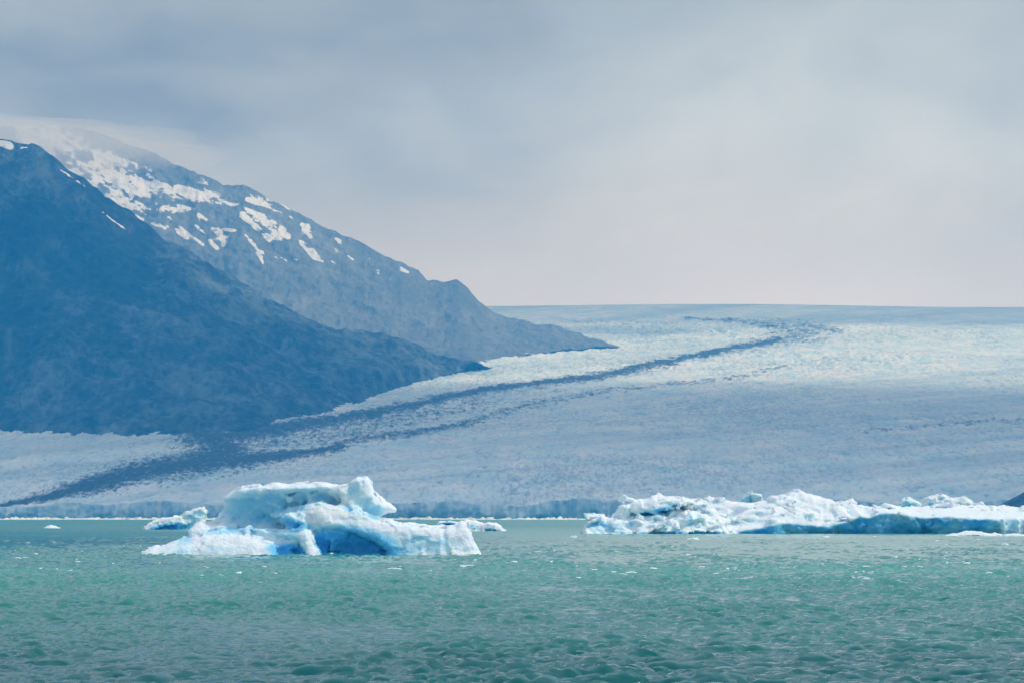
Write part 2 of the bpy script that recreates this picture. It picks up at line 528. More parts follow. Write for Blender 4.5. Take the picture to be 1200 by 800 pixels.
def make_glacier():
    nd, na = 580, 900
    u = np.linspace(0, 1, nd - 26)
    # rows spread so that each covers about the same angle seen from the lake
    dd = np.linspace(D_FRONT + 8, 18300, 6000)
    e = (glacier_z(0, dd) - CAM_H) / dd + 2.0e-6 * (dd - D_FRONT) ** 1.0 * 0.25
    e = np.maximum.accumulate(e)
    dr = np.interp(np.linspace(e[0], e[-1], nd - 26), e + np.arange(6000) * 1e-12, dd)
    dr = np.concatenate([dr, np.linspace(18450, 19000, 6)])
    a = np.concatenate([np.linspace(-0.75, -0.165, 12), np.linspace(-0.16, 0.16, na), np.linspace(0.165, 0.75, 12)])
    D, A = np.meshgrid(dr, a, indexing='ij')
    X = D * A
    PX = 600 + FPX * A
    Z0 = glacier_z(X, D)
    PY = HOR - (Z0 - CAM_H) / D * FPX
    # rubble of the medial moraines, carried along the flow
    wob = 2.0 * fbm(PX / 22, PY / 5, oct=4, seed=31)
    deb = np.zeros_like(D)
    for L, s in MORAINES:
        L = np.array(L, float)
        dist, p = line_sd(np.stack([L[:, 0] / 3.0, L[:, 1]], 1), (PX + wob * 3) / 3.0, PY + wob)
        w = np.interp(p, np.arange(len(L)), L[:, 2])
        deb = np.maximum(deb, s * (1 - sstep(dist / w, 0.1, 2.4)))
    clump = fbm(PX / 4.5, PY / 1.1, oct=4, gain=0.68, seed=41)
    deb = np.clip(deb + clump * 1.1 * (deb > 0.02) * (1.05 - deb * 0.75), 0, 1)
    # long bands of dirtier ice following the flow
    s = PY + 0.085 * (PX - 600) + 6 * fbm(PX / 260, PY / 60, oct=3, seed=50)
    flow = fbm(PX / 600, s / 7.0, oct=4, gain=0.62, seed=51)
    dirt = np.clip(0.35 + 1.5 * flow, 0, 1)
    # crevasses and seracs: big swells, pressure ridges across the flow, then blocks a few metres high
    ser = fbm(X / 26, D / 120, oct=4, gain=0.68, seed=61)
    blk = fbm(X / 9, D / 34, oct=3, gain=0.7, seed=66)
    rid = fbm(X / 60 + 0.5 * ser, D / 190, oct=3, gain=0.6, seed=71, ridged=True)
    rough = np.clip(0.75 + 0.75 * fbm(X / 500, D / 1100, oct=3, seed=81), 0.25, 1.4)
    scale = np.clip((D / 9000) ** 0.8, 0.8, 2.0)
    amp = scale * rough * (1 - 0.35 * deb) * (1 - 0.85 * sstep(D, 15000, 16500))
    Z = Z0 + amp * (5.0 * ser + 4.5 * blk + 3.5 * rid)
    Z += 5 * deb * sstep(D, 6900, 8000)
    crev_shade = sstep(-(0.45 * ser + 0.75 * blk + 0.25 * rid), 0.10, 0.42) * np.clip(rough, 0.3, 1.1) * (1 - sstep(D, 15000, 16500) * 0.7) * (0.55 + 0.45 * sstep(D, 7500, 10500))
    # higher up last winter's snow still lies on the ice
    Zs = Z
    # gentle swell of the ice field that makes the horizon
    Zs = Zs + 40 * fbm(X / 2600, D / 4200, oct=2, seed=91) * sstep(D, 14500, 17500)
    # the calving front: columns of ice standing in the lake
    ax = X[0]
    fx = ax / 34.0
    col = fbm(fx, fx * 0, oct=4, gain=0.6, seed=101)
    bay = 70 * fbm(ax / 420, ax * 0, oct=3, seed=111)
    nf = 16
    rows = []
    topz = Z0[0] * 0 + 34 + 11 * fbm(ax / 110, ax * 0, oct=4, gain=0.6, seed=121) + 7 * fbm(ax / 600, ax * 0, oct=2, seed=122)
    for i in range(nf):
        f = i / (nf - 1)
        zz = -3 + f * (topz + 3)
        lean = -6 * np.sin(f * 3.0) + 10 * f
        rr = 18 * np.abs(col) + 7 * fbm(ax / 16, np.full_like(ax, f * 1.6), oct=4, gain=0.65, seed=131)
        rows.append(np.stack([ax * (D_FRONT + bay) / D[0], D_FRONT + bay + lean + rr * 1.5, zz], -1))
    # tie the first rows of the ice surface to the top of the front
    k = sstep(D, D_FRONT, D_FRONT + 420)
    Dw = D + (1 - k) * (bay + 18)[None, :]
    Zs = Zs * k + (1 - k) * (topz[None, :] + 0.06 * (D - D_FRONT) + 0.5 * (Z - Z0))
    top = np.stack([A * Dw, Dw, Zs], -1)
    V = np.concatenate([np.stack(rows, 0), top], 0)
    nr = V.shape[0]
    pad = lambda q, v: np.concatenate([np.full((nf, q.shape[1]), v), q], 0)
    face = np.concatenate([np.tile(np.clip(1.25 - 0.35 * np.arange(nf)[:, None] / nf, 0, 1), (1, D.shape[1])),
                           np.zeros_like(D)], 0)
    face[nf - 1] = 0.5
    at = {"debris": pad(deb, 0), "dirt": pad(dirt, 0.2), "crev_shade": pad(crev_shade, 0), "face": face}
    F = grid_faces(nr, V.shape[1])
    V = V.reshape(-1, 3)
    db = at["debris"].ravel()[F].mean(1)
    # tidy patches: rubble band as its own piece of ground
    fc = at["face"].ravel()[F].mean(1)
    pid = np.where(fc > 0.4, 2, np.where(db > 0.5, 1, 0))
    o = pieces(V, F, pid, ["glacier", "medial_moraine", "glacier_front"], M_GLAC, {k: v.ravel() for k, v in at.items()})
    tag(o["glacier"], "broad white glacier tongue, cracked all over by crevasses", kind="structure")
    tag(o["medial_moraine"], "dark bands of rubble curving down the glacier", kind="structure")
    tag(o["glacier_front"], "low blue ice cliff where the glacier ends in the lake", kind="structure")


make_glacier()


# ------------------------------------------------------------------ mountains
def make_mountain(name, label, mat, x0, x1, nu, nv, crest, foot, dcrest, dfoot, amp, seed, snowfn, bulge, gz=1.5):
    u = np.linspace(x0, x1, nu)
    v = np.concatenate([np.linspace(-0.12, 1, nv), np.linspace(1.012, 1.5, 26)])
    Vv, U = np.meshgrid(v, u, indexing='ij')
    yc, yf = interp(crest, U), interp(foot, U)
    dc, df = interp(dcrest, U), interp(dfoot, U)
    w = np.clip(Vv, -0.12, 1)
    d = df + (dc - df) * np.sign(w) * np.abs(w) ** bulge
    zf = CAM_H + (HOR - yf) / FPX * df
    zc = CAM_H + (HOR - yc) / FPX * dc
    yy = yf + (yc - yf) * w
    z = CAM_H + (HOR - yy) / FPX * d
    X = (U - 600) / FPX * d
    back = np.clip(Vv - 1, 0, None)
    d = d + back * 5200
    z = z - back * 2 * (zc - zf) * 0.9 - back * 250
    # spurs and gullies running down the slope, then broken rock
    g = fbm(X / 620 + 0.3 * fbm(X / 900, z / 900, oct=2, seed=seed + 3), z / 1500, oct=5, gain=0.55, seed=seed, ridged=True)
    r = fbm(X / 190, d / 500, z / 190, oct=5, gain=0.58, seed=seed + 20)
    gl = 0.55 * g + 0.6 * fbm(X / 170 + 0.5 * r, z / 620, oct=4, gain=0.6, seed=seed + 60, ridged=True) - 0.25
    q = fbm(X / 48, d / 140, z / 48, oct=3, gain=0.6, seed=seed + 40)
    env = sstep(w, -0.05, 0.35) * (1 - 0.75 * sstep(w, 0.8, 1.0))
    d2 = d - amp * (gz * g + 0.55 * r) * env - amp * 0.22 * q
    z2 = z + amp * (0.10 * g * env + 0.13 * r + 0.09 * q)
    X2 = X + amp * 0.25 * r * env
    PXX = 600 + FPX * X2 / d2
    PYY = HOR - FPX * (z2 - CAM_H) / d2
    sn = snowfn(PXX, PYY, X2, d2, z2, g, r) if snowfn else np.zeros_like(X)
    V = np.stack([X2, d2, z2], -1).reshape(-1, 3)
    F = grid_faces(*X.shape)
    pid = (sn.ravel()[F].mean(1) > 0.5).astype(int)
    o = pieces(V, F, pid, [name, "snow_patches"], mat, {"snow": sn.ravel(), "gully_shade": gl.ravel()})
    tag(o[name], label, kind="structure")
    if "snow_patches" in o:
        o["snow_patches"].parent = o[name]
        o["snow_patches"]["kind"] = "stuff"
    return o[name]


def stroke(PX, PY, pts, wid):
    L = np.array(pts, float)
    d, p = line_sd(L, PX, PY)
    return 1 - sstep(d / wid, 0.4, 1.3)


def snow_near(PX, PY, X, d, z, g, r):
    s = 0.9 * stroke(PX, PY, [(-60, 140), (-10, 166), (12, 171)], 5)
    n = fbm(PX / 9, PY / 3, oct=3, seed=301)
    s = np.clip(s + 0.35 * n * (s > 0.02), 0, 1)
    for pts, w in (([(71, 199), (84, 208), (100, 219)], 1.1), ([(120, 249), (133, 259), (147, 269)], 1.1), ([(24, 174), (31, 173)], 1.5)):
        s = np.maximum(s, np.clip(0.72 * stroke(PX, PY, pts, w) + 0.35 * fbm(PX / 4, PY / 2, oct=3, seed=310), 0, 0.9) * (stroke(PX, PY, pts, w * 1.3) > 0))
    return s


SNOW_FAR = [  # where last winter's snow still lies: column, row, half sizes, tilt, amount
    (110, 200, 60, 26, 20, 0.60), (60, 165, 60, 25, 20, 0.70), (160, 218, 52, 17, 12, 0.82), (215, 226, 52, 9, 8, 0.80), (140, 238, 40, 12, 15, 0.72),
    (207, 245, 22, 6, 0, 0.80), (262, 237, 24, 5, 6, 0.72), (210, 270, 30, 3.4, 40, 0.62), (190, 264, 14, 3, 20, 0.6),
    (257, 275, 14, 9, 10, 0.62), (236, 257, 8, 4, 30, 0.62), (305, 237, 20, 8, 15, 0.66), (312, 262, 30, 9, 38, 0.80),
    (326, 273, 16, 9, 20, 0.72), (296, 285, 14, 2.6, 50, 0.6), (358, 270, 9, 9, 40, 0.66), (362, 292, 18, 4.6, 38, 0.68),
    (395, 278, 10, 4, 50, 0.62), (306, 296, 8, 6, 50, 0.58), (395, 295, 6, 6, 0, 0.52), (472, 317, 7, 2.4, 15, 0.6), (330, 240, 26, 5, 25, 0.5),
    (246, 214, 20, 9, 25, 0.42), (443, 318, 4, 6, 20, 0.50), (120, 185, 90, 14, 22, 0.62)]


SNOW_STREAKS = [
    ([(198, 255), (216, 271), (238, 287)], 2.0, 0.75), ([(229, 264), (240, 274)], 2.2, 0.7), ([(208, 272), (217, 279)], 1.8, 0.7), ([(178, 262), (194, 268)], 2.4, 0.8),
    ([(233, 252), (242, 258)], 3.0, 0.75), ([(246, 282), (254, 291)], 3.2, 0.75), ([(248, 268), (276, 270)], 2.2, 0.75), ([(258, 270), (262, 288)], 3.0, 0.75),
    ([(288, 276), (302, 293)], 2.2, 0.75), ([(303, 298), (308, 308)], 1.8, 0.7), ([(329, 302), (336, 306)], 1.5, 0.7), ([(345, 304), (349, 305)], 1.3, 0.7),
    ([(354, 264), (364, 278)], 3.4, 0.75), ([(352, 284), (368, 302)], 3.0, 0.75), ([(370, 304), (378, 307)], 1.6, 0.75), ([(392, 274), (398, 284)], 2.2, 0.7),
    ([(388, 306), (393, 309)], 1.4, 0.7), ([(322, 301), (327, 303)], 1.2, 0.65), ([(408, 300), (414, 304)], 1.4, 0.6), ([(284, 252), (316, 280)], 4.6, 0.8),
    ([(318, 268), (338, 278)], 4.0, 0.75), ([(290, 234), (318, 242)], 4.0, 0.75), ([(470, 314), (478, 319)], 1.8, 0.7), ([(441, 316), (444, 321)], 1.4, 0.6),
    ([(321, 246), (330, 249)], 1.8, 0.65), ([(340, 254), (344, 258)], 1.4, 0.6), ([(430, 300), (434, 304)], 1.3, 0.6), ([(150, 250), (168, 258)], 2.6, 0.75)]


def snow_far(PX, PY, X, d, z, g, r):
    s = np.zeros_like(PX)
    for cx, cy, a, b, rot, amt in SNOW_FAR:
        c, si = math.cos(math.radians(rot)), math.sin(math.radians(rot))
        dx, dy = PX - cx, PY - cy
        e = np.hypot((dx * c + dy * si) / a, (-dx * si + dy * c) / b)
        s = np.maximum(s, amt * (1 - sstep(e, 0.1, 1.7)))
    for pts, w, amt in SNOW_STREAKS:
        s = np.maximum(s, amt * stroke(PX, PY, pts, w))
    c, si = math.cos(math.radians(32)), math.sin(math.radians(32))
    al, ac = PX * c + PY * si, -PX * si + PY * c
    n = fbm(al / 13, ac / 3.6, oct=5, gain=0.66, seed=402) + 0.5 * fbm(PX / 26, PY / 6, oct=4, gain=0.6, seed=409)
    return np.clip(s + (0.75 * n - 0.02) * (s > 0.02) * (0.35 + 0.8 * s), 0, 1)


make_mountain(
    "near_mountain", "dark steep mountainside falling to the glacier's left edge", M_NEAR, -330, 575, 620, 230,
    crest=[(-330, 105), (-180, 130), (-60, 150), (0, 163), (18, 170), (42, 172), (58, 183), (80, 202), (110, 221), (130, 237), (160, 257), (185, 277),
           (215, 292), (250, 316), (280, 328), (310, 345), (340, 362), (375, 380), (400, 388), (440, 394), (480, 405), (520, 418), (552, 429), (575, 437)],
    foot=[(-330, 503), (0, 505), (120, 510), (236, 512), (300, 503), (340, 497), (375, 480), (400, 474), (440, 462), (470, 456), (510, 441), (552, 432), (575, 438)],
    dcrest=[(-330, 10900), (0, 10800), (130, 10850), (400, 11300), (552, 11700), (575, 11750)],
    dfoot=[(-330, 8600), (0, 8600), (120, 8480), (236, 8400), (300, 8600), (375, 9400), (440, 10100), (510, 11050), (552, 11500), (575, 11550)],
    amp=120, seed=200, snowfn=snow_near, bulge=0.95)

make_mountain(
    "far_mountain", "hazy grey mountain ridge streaked with snow, its summit lost in cloud", M_FAR, -300, 725, 700, 210,
    crest=[(-300, 138), (-100, 142), (60, 150), (110, 155), (150, 170), (185, 181), (212, 194), (235, 203), (262, 217), (285, 218), (310, 230), (330, 240), (352, 251),
           (375, 262), (400, 275), (425, 285), (440, 292), (452, 303), (470, 309), (490, 317), (500, 331), (515, 331), (535, 330), (548, 337), (562, 355),
           (580, 366), (600, 372), (640, 380), (680, 390), (705, 400), (725, 408)],
    foot=[(-300, 470), (300, 455), (450, 445), (552, 424), (620, 412), (700, 406), (725, 409)],
    dcrest=[(-300, 13900), (100, 13800), (300, 13600), (500, 13500), (600, 13500), (705, 13350), (725, 13350)],
    dfoot=[(-300, 11700), (300, 11800), (450, 11900), (552, 12000), (620, 12600), (700, 13000), (725, 13050)],
    amp=95, seed=240, snowfn=snow_far, bulge=0.9, gz=0.9)

make_mountain(
    "rocky_headland", "dark rocky headland rising at the right edge of the glacier front", M_NEAR, 1165, 1420, 160, 40,
    crest=[(1165, 606), (1176, 594), (1184, 587), (1192, 581), (1200, 576), (1240, 556), (1300, 535), (1420, 500)],
    foot=[(1165, 609.0), (1420, 609.0)],
    dcrest=[(1165, 6600), (1420, 6700)], dfoot=[(1165, 6250), (1420, 6200)],
    amp=14, seed=280, snowfn=None, bulge=1.0)


# ------------------------------------------------------------------ icebergs
def surface_nets(f, org, step):
    nx, ny, nz = f.shape
    ins = f < 0
    corners = [(i, j, k) for i in (0, 1) for j in (0, 1) for k in (0, 1)]
    cnt = np.zeros((nx - 1, ny - 1, nz - 1), np.int8)
    for i, j, k in corners:
        cnt += ins[i:nx - 1 + i, j:ny - 1 + j, k:nz - 1 + k]
    act = np.argwhere((cnt > 0) & (cnt < 8))
    idx = -np.ones(cnt.shape, np.int64)
    idx[act[:, 0], act[:, 1], act[:, 2]] = np.arange(len(act))
    acc = np.zeros((len(act), 3)); num = np.zeros(len(act))
    for a in corners:
        for ax in range(3):
            if a[ax]:
                continue
            b = list(a); b[ax] = 1
            fa = f[act[:, 0] + a[0], act[:, 1] + a[1], act[:, 2] + a[2]]
            fb = f[act[:, 0] + b[0], act[:, 1] + b[1], act[:, 2] + b[2]]
            m = (fa < 0) != (fb < 0)
            tt = np.where(m, fa / np.where(m, fa - fb, 1), 0)
            p = np.tile(np.array(a, float), (len(act), 1)); p[:, ax] += tt
            acc += p * m[:, None]; num += m
    V = (act + acc / num[:, None]) * np.array(step) + np.array(org)
    F = []
    for ax in range(3):
        sl0 = [slice(1, -1)] * 3; sl0[ax] = slice(0, -1)
        sl1 = [slice(1, -1)] * 3; sl1[ax] = slice(1, None)
        A = ins[tuple(sl0)]; B = ins[tuple(sl1)]
        e = np.argwhere(A != B)
        if len(e) == 0:
            continue
        fl = A[e[:, 0], e[:, 1], e[:, 2]]
        base = e.copy()
        o1, o2 = [q for q in range(3) if q != ax]
        base[:, o1] += 1; base[:, o2] += 1
        q = []
        for s1, s2 in ((0, 0), (1, 0), (1, 1), (0, 1)):
            c = base.copy(); c[:, o1] -= s1; c[:, o2] -= s2
            q.append(idx[c[:, 0], c[:, 1], c[:, 2]])
        q = np.stack(q, 1)
        flip = fl if ax != 1 else ~fl
        q = np.where(flip[:, None], q, q[:, ::-1])
        F.append(q)
    F = np.concatenate(F, 0)
    return V, F[(F >= 0).all(1)]


def smin(a, b, k):
    h = np.clip(0.5 + 0.5 * (b - a) / k, 0, 1)
    return b + (a - b) * h - k * h * (1 - h)


class Berg:
    """ice body carved on a grid; x across, y away from the camera, z up, in metres about (cx, d, 0)"""
    def __init__(self, cxp, d, wl, xr, yr, zt, step):
        self.d, self.wl = d, wl
        self.s = d / FPX                                   # metres per picture pixel at that distance
        self.cxp = cxp
        self.step = step
        x = np.arange((xr[0] - cxp) * self.s, (xr[1] - cxp) * self.s, step[0])
        y = np.arange(yr[0], yr[1], step[1])
        z = np.arange(-1.6 if step[2] > 0.15 else -1.0, zt, step[2])
        self.x, self.y, self.z = x, y, z
        self.X2, self.Z2 = np.meshgrid(x, z, indexing='ij')
        self.f = np.full((len(x), len(y), len(z)), 50.0, np.float32)
        self.blue = np.zeros(self.f.shape, np.float32)
        self.reg = np.zeros(self.f.shape, np.int8)

    def loc(self, pts):
        return [((a - self.cxp) * self.s, (self.wl - b) * self.s) for a, b in pts]

    def slab(self, pts, front, back, R=1.5, k=0.5, push=1.0, region=0, wob=0.0, seed=0, white=False):
        """a piece whose outline is pts; front/back: metres, or functions of (x, z) grids"""
        P = self.loc(pts)
        Xw, Zw = self.X2, self.Z2
        if wob:
            Xw = Xw + wob * fbm(self.X2 / 2.2, self.Z2 / 2.2, oct=3, seed=seed)
            Zw = Zw + wob * fbm(self.X2 / 2.2 + 9, self.Z2 / 2.2, oct=3, seed=seed + 7)
        sd = poly_sd(P, Xw, Zw)
        fr = front(self.X2, self.Z2) if callable(front) else np.full(self.X2.shape, float(front))
        bk = back(self.X2, self.Z2) if callable(back) else np.full(self.X2.shape, float(back))
        q = np.clip(sd / R, 0, 1)
        edge = R * push * (1 - np.sqrt(1 - (1 - q) ** 2))
        fr = fr + edge; bk = bk - edge
        y = self.y[None, :, None]
        g = np.maximum(np.maximum(-sd[:, None, :], (fr[:, None, :] - y) * 0.8), (y - bk[:, None, :]) * 0.8).astype(np.float32)
        self.reg = np.where(g < self.f, np.int8(region), self.reg)
        self.f = smin(self.f, g, k).astype(np.float32)
        if white:
            self.blue = np.where(g < 0.25, np.minimum(self.blue, 0.12), self.blue)

    def scoop(self, c, yc, r, rot=0.0, k=0.5, blue=1.0, reach=0.9, region=None):
        """hollow melted or broken out: centre in picture pixels, radii in metres"""
        (cx, cz), = self.loc([c])
        a = math.radians(rot)
        X = self.x[:, None, None] - cx; Z = self.z[None, None, :] - cz; Y = self.y[None, :, None] - yc
        U = (X * math.cos(a) + Z * math.sin(a)) / r[0]; W = (-X * math.sin(a) + Z * math.cos(a)) / r[2]
        n = np.sqrt(U ** 2 + (Y / r[1]) ** 2 + W ** 2)
        g = ((n - 1) * min(r)).astype(np.float32)
        self.f = -smin(-self.f, g, k).astype(np.float32)
        bl = blue * (1 - sstep(n, 1.0, 1.0 + reach))
        self.blue = np.maximum(self.blue, bl.astype(np.float32))
        if region is not None:
            self.reg = np.where(n < 1.12, np.int8(region), self.reg)

    def paint(self, c, r, amt, yr=None, rot=0):
        (cx, cz), = self.loc([c])
        a = math.radians(rot)
        X = self.x[:, None, None] - cx; Z = self.z[None, None, :] - cz
        U = (X * math.cos(a) + Z * math.sin(a)) / r[0]; W = (-X * math.sin(a) + Z * math.cos(a)) / r[1]
        b = amt * (1 - sstep(np.sqrt(U ** 2 + W ** 2), 0.3, 1.0)) + 0 * self.y[None, :, None]
        self.blue = np.maximum(self.blue, b.astype(np.float32))

    def blocks(self, n, box, front, size, jut, seed, region=0):
        """angular blocks broken out of the surface"""
        r = np.random.default_rng(seed)
        for i in range(n):
            cx, cy = r.uniform(box[0], box[1]), r.uniform(box[2], box[3])
            w, h = r.uniform(*size[0]), r.uniform(*size[1])
            a = r.uniform(-0.5, 0.5)
            k = r.integers(4, 7)
            an = np.sort(r.uniform(0, 6.28, k))
            P = [(cx + w * math.cos(q) * math.cos(a) - h * math.sin(q) * math.sin(a), cy + w * math.cos(q) * math.sin(a) + h * math.sin(q) * math.cos(a)) for q in an]
            (lx, lz), = self.loc([(cx, cy)])
            y0 = float(front(np.array([lx]), np.array([lz]))[0]) - r.uniform(*jut)
            tx, tz = r.uniform(-0.35, 0.35), r.uniform(0.1, 1.1)
            self.slab(P, lambda x, z: y0 + tx * (x - lx) + tz * (z - lz), y0 + 9, R=0.5, k=0.25, region=region)

    def finish(self, name, names, seed, n1=(2.2, 0.35), n2=(0.7, 0.12), ridge=(1.3, 0.18), dark=None, fac=(3.0, 0.5, 0.10), cav=0.4, mat=None, bluefn=None):
        band = np.abs(self.f) < 1.6
        ii = np.argwhere(band)
        x = self.x[ii[:, 0]]; y = self.y[ii[:, 1]]; z = self.z[ii[:, 2]]
        v = n1[1] * fbm(x / n1[0], y / n1[0], z / n1[0], oct=3, seed=seed)
        v += n2[1] * fbm(x / n2[0], y / n2[0], z / n2[0], oct=3, gain=0.6, seed=seed + 10)
        v -= ridge[1] * fbm(x / ridge[0], y / ridge[0], z / ridge[0], oct=3, seed=seed + 20, ridged=True)
        wx, wy, wz = (q + 0.5 * fbm(x / 2 + 5 * i_, y / 2, z / 2, oct=2, seed=seed + 30) for i_, q in enumerate((x, y, z)))
        v += facets(wx, wy, wz, fac[0], seed + 40, fac[1], fac[2]) + 0.7 * facets(wx, wy, wz, fac[0] * 0.42, seed + 50, fac[1], fac[2])
        self.f[band] += v.astype(np.float32)
        # surfaces open to the weather turn white, hollows keep the clear blue ice
        V, F = surface_nets(self.f, (self.x[0], self.y[0], self.z[0]), self.step)
        gi = np.clip(np.round((V - np.array([self.x[0], self.y[0], self.z[0]])) / np.array(self.step)).astype(int), 0,
                     np.array(self.f.shape) - 1)
        bl = self.blue[gi[:, 0], gi[:, 1], gi[:, 2]].astype(float)
        # curvature: mean of the field around the point over about a metre and a half
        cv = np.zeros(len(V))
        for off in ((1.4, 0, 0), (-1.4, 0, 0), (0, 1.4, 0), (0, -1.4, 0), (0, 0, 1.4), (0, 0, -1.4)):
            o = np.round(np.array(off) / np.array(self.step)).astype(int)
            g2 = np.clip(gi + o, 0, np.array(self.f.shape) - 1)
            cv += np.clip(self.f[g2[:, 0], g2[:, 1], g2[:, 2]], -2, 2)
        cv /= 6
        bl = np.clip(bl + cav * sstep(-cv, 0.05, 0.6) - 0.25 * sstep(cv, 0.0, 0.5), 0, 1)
        if bluefn:
            bl = np.clip(np.maximum(bl, bluefn(V)), 0, 1)
        dk = dark(V) if dark else np.zeros(len(V))
        rg = self.reg[gi[:, 0], gi[:, 1], gi[:, 2]].astype(int)
        fr = np.sort(rg[F], 1)[:, 1]
        o = pieces(V, F, fr, names, mat or M_BERG, {"blue": bl, "dark": dk}, tidy=True)
        root = bpy.data.objects.new(name, None)
        COL.objects.link(root)
        root.location = ((self.cxp - 600) / FPX * self.d, self.d, 0)
        for ob in o.values():
            ob.parent = root
        return root, o


def main_berg():
    B = Berg(370, 603.0, 650, (160, 578), (-13, 17), 13.2, (0.19, 0.25, 0.17))
    # tall core, set back
    core = [(268, 590), (300, 576), (400, 575), (432, 580), (440, 610), (480, 618), (545, 622), (556, 652), (556, 664), (195, 664), (200, 645),
            (228, 628), (240, 618)]
    B.slab(core, 3.5, 13, R=3.0, k=0.3)
    # upper block: flat top, hollow face, overhanging left end
    up = [(262, 584), (270, 579), (278, 574), (291, 572), (300, 573), (306, 570), (327, 569), (345, 568.5), (362, 568), (376, 568), (400, 571),
          (420, 572), (436, 590), (446, 612), (440, 630), (300, 632), (250, 622), (247, 614), (257, 608), (266, 599), (264, 593), (266, 588)]
    B.slab(up, lambda x, z: 1.0 + 1.6 * sstep(-z, -9, -5.5) - 1.2 * sstep(-z, -5.6, -3.8), 11.5, R=1.3, k=0.3, region=0, wob=0.25, seed=3)
    # white brow along the top
    B.slab([(262, 584), (270, 578.5), (278, 574), (291, 572), (306, 570), (327, 569), (362, 568), (376, 568), (400, 571), (404, 580), (380, 577),
            (350, 577), (325, 578), (300, 581), (280, 584), (268, 586)], -0.9, 9, R=0.9, k=0.7, wob=0.25, seed=5)
    # horn
    B.slab([(396, 574), (410, 567), (418, 560.5), (428, 560.5), (432, 565), (435, 576), (441, 582), (448, 588), (464, 598), (452, 600.5), (446, 606),
            (432, 606), (415, 600), (398, 590)], lambda x, z: -0.8 + 0.25 * (x - 6), 6.5, R=1.1, k=0.4, region=1)
    # shelf between brow and mid ridge
    B.slab([(318, 604), (330, 597), (350, 592), (375, 588), (400, 592), (430, 600), (455, 612), (420, 622), (360, 622), (330, 612)],
           lambda x, z: -3.2 - 0.55 * (6.5 - z), 8, R=1.4, k=0.7, wob=0.3, seed=8)
    # ridge sweeping down to the right end
    B.slab([(362, 600), (380, 597), (400, 600), (430, 606), (450, 610.5), (480, 615), (500, 617.5), (516, 618.5), (534, 619), (540, 612.5), (547, 614),
            (552, 630), (564, 651), (566, 664), (450, 664), (455, 645), (440, 636), (420, 627), (400, 621), (380, 619), (366, 615)],
           lambda x, z: -4.5 - 0.62 * (5 - np.minimum(z, 6)) - 0.03 * x, 9, R=1.4, k=0.6, region=2, wob=0.2, seed=9)
    # left skirt and the arm that ends it
    B.slab([(168, 664), (172, 646.5), (180, 642.5), (205, 637), (224, 629), (222, 622), (228, 615.5), (236, 613), (243, 614), (262, 614), (285, 618),
            (300, 621), (325, 624), (350, 626), (358, 622.5), (367, 622), (369, 630), (371, 640), (378, 652), (380, 664)],
           lambda x, z: -2.0 - 1.05 * (4.5 - np.minimum(z, 5)), 7, R=1.2, k=0.6, region=3, wob=0.2, seed=12)
    # mound at the left foot
    B.slab([(172, 664), (178, 647), (200, 642), (222, 636), (240, 629), (262, 626), (285, 628), (305, 633), (322, 641), (332, 652), (334, 664)],
           lambda x, z: -7.4 - 1.0 * (2.5 - np.minimum(z, 3)), 5, R=1.1, k=0.7, region=3, wob=0.3, seed=14)
    # thin ribs on the hollow upper face
    for p0, p1, w_ in (((300, 581), (328, 595), 1.6), ((326, 573), (342, 587), 1.6), ((356, 572), (364, 582), 1.8), ((390, 574), (398, 588), 2.0)):
        dx, dy = p1[0] - p0[0], p1[1] - p0[1]
        ln = math.hypot(dx, dy); ux, uy = -dy / ln * w_, dx / ln * w_
        B.slab([(p0[0] + ux, p0[1] + uy), (p1[0] + ux, p1[1] + uy), (p1[0] - ux, p1[1] - uy), (p0[0] - ux, p0[1] - uy)], -0.2 + 0.02 * (p0[1] - 570), 6, R=0.4, k=0.8, wob=0.3, seed=41)
    # hollows
    B.slab([(366, 664), (366, 624), (384, 617), (402, 618), (422, 625), (442, 634), (460, 646), (466, 664)], -4.2, 5, R=0.5, k=0.3, region=4)
    B.scoop((412, 643), -8.4, (6.0, 4.8, 2.9), rot=-10, k=0.5, blue=1.0, reach=0.75, region=4)
    B.scoop((383, 638), -7.9, (2.0, 4.2, 2.3), rot=0, k=0.5, blue=1.0, reach=0.8, region=4)
    B.paint((414, 641), (7.4, 3.6), 0.95, rot=-8)
    B.scoop((343, 645), -9.0, (2.7, 4.0, 1.3), rot=-12, k=0.4, blue=0.9, reach=0.7)
    B.scoop((343, 614), -4.2, (3.9, 1.9, 0.75), rot=-20, k=0.8, blue=0.7, reach=0.9)
    B.paint((348, 619), (3.5, 1.6), 0.5)
    B.scoop((298, 603), -2.6, (4.6, 3.8, 2.3), rot=8, k=0.8, blue=0.45, reach=0.6)
    B.scoop((322, 590), -2.4, (4.4, 3.2, 1.4), rot=-12, k=0.8, blue=0.35, reach=0.6)
    B.scoop((370, 583), -2.6, (3.6, 1.7, 0.9), rot=-6, k=0.9, blue=0.3, reach=0.6)
    B.scoop((276, 619.5), -4.2, (4.2, 2.6, 0.5), rot=5, k=0.5, blue=0.5, reach=0.7)
    B.scoop((441, 599), -1.4, (1.5, 2.2, 1.5), rot=-40, k=0.3, blue=0.4, reach=0.7)
    B.scoop((414, 571), -1.6, (1.0, 1.0, 1.2), rot=-20, k=0.4, blue=0.4, reach=0.8)
    B.scoop((415, 597), -3.0, (2.0, 1.6, 0.6), rot=-25, k=0.4, blue=0.35, reach=0.8)
    # the arm that stands in front of the hollow
    B.slab([(350, 627), (358, 622.5), (367, 622), (369, 630), (372, 640), (380, 653), (380, 664), (366, 664), (362, 648), (355, 638)],
           lambda x, z: -7.6 - 0.6 * (3 - z), -2, R=1.0, k=1.1, region=3, white=True, wob=0.3, seed=44)
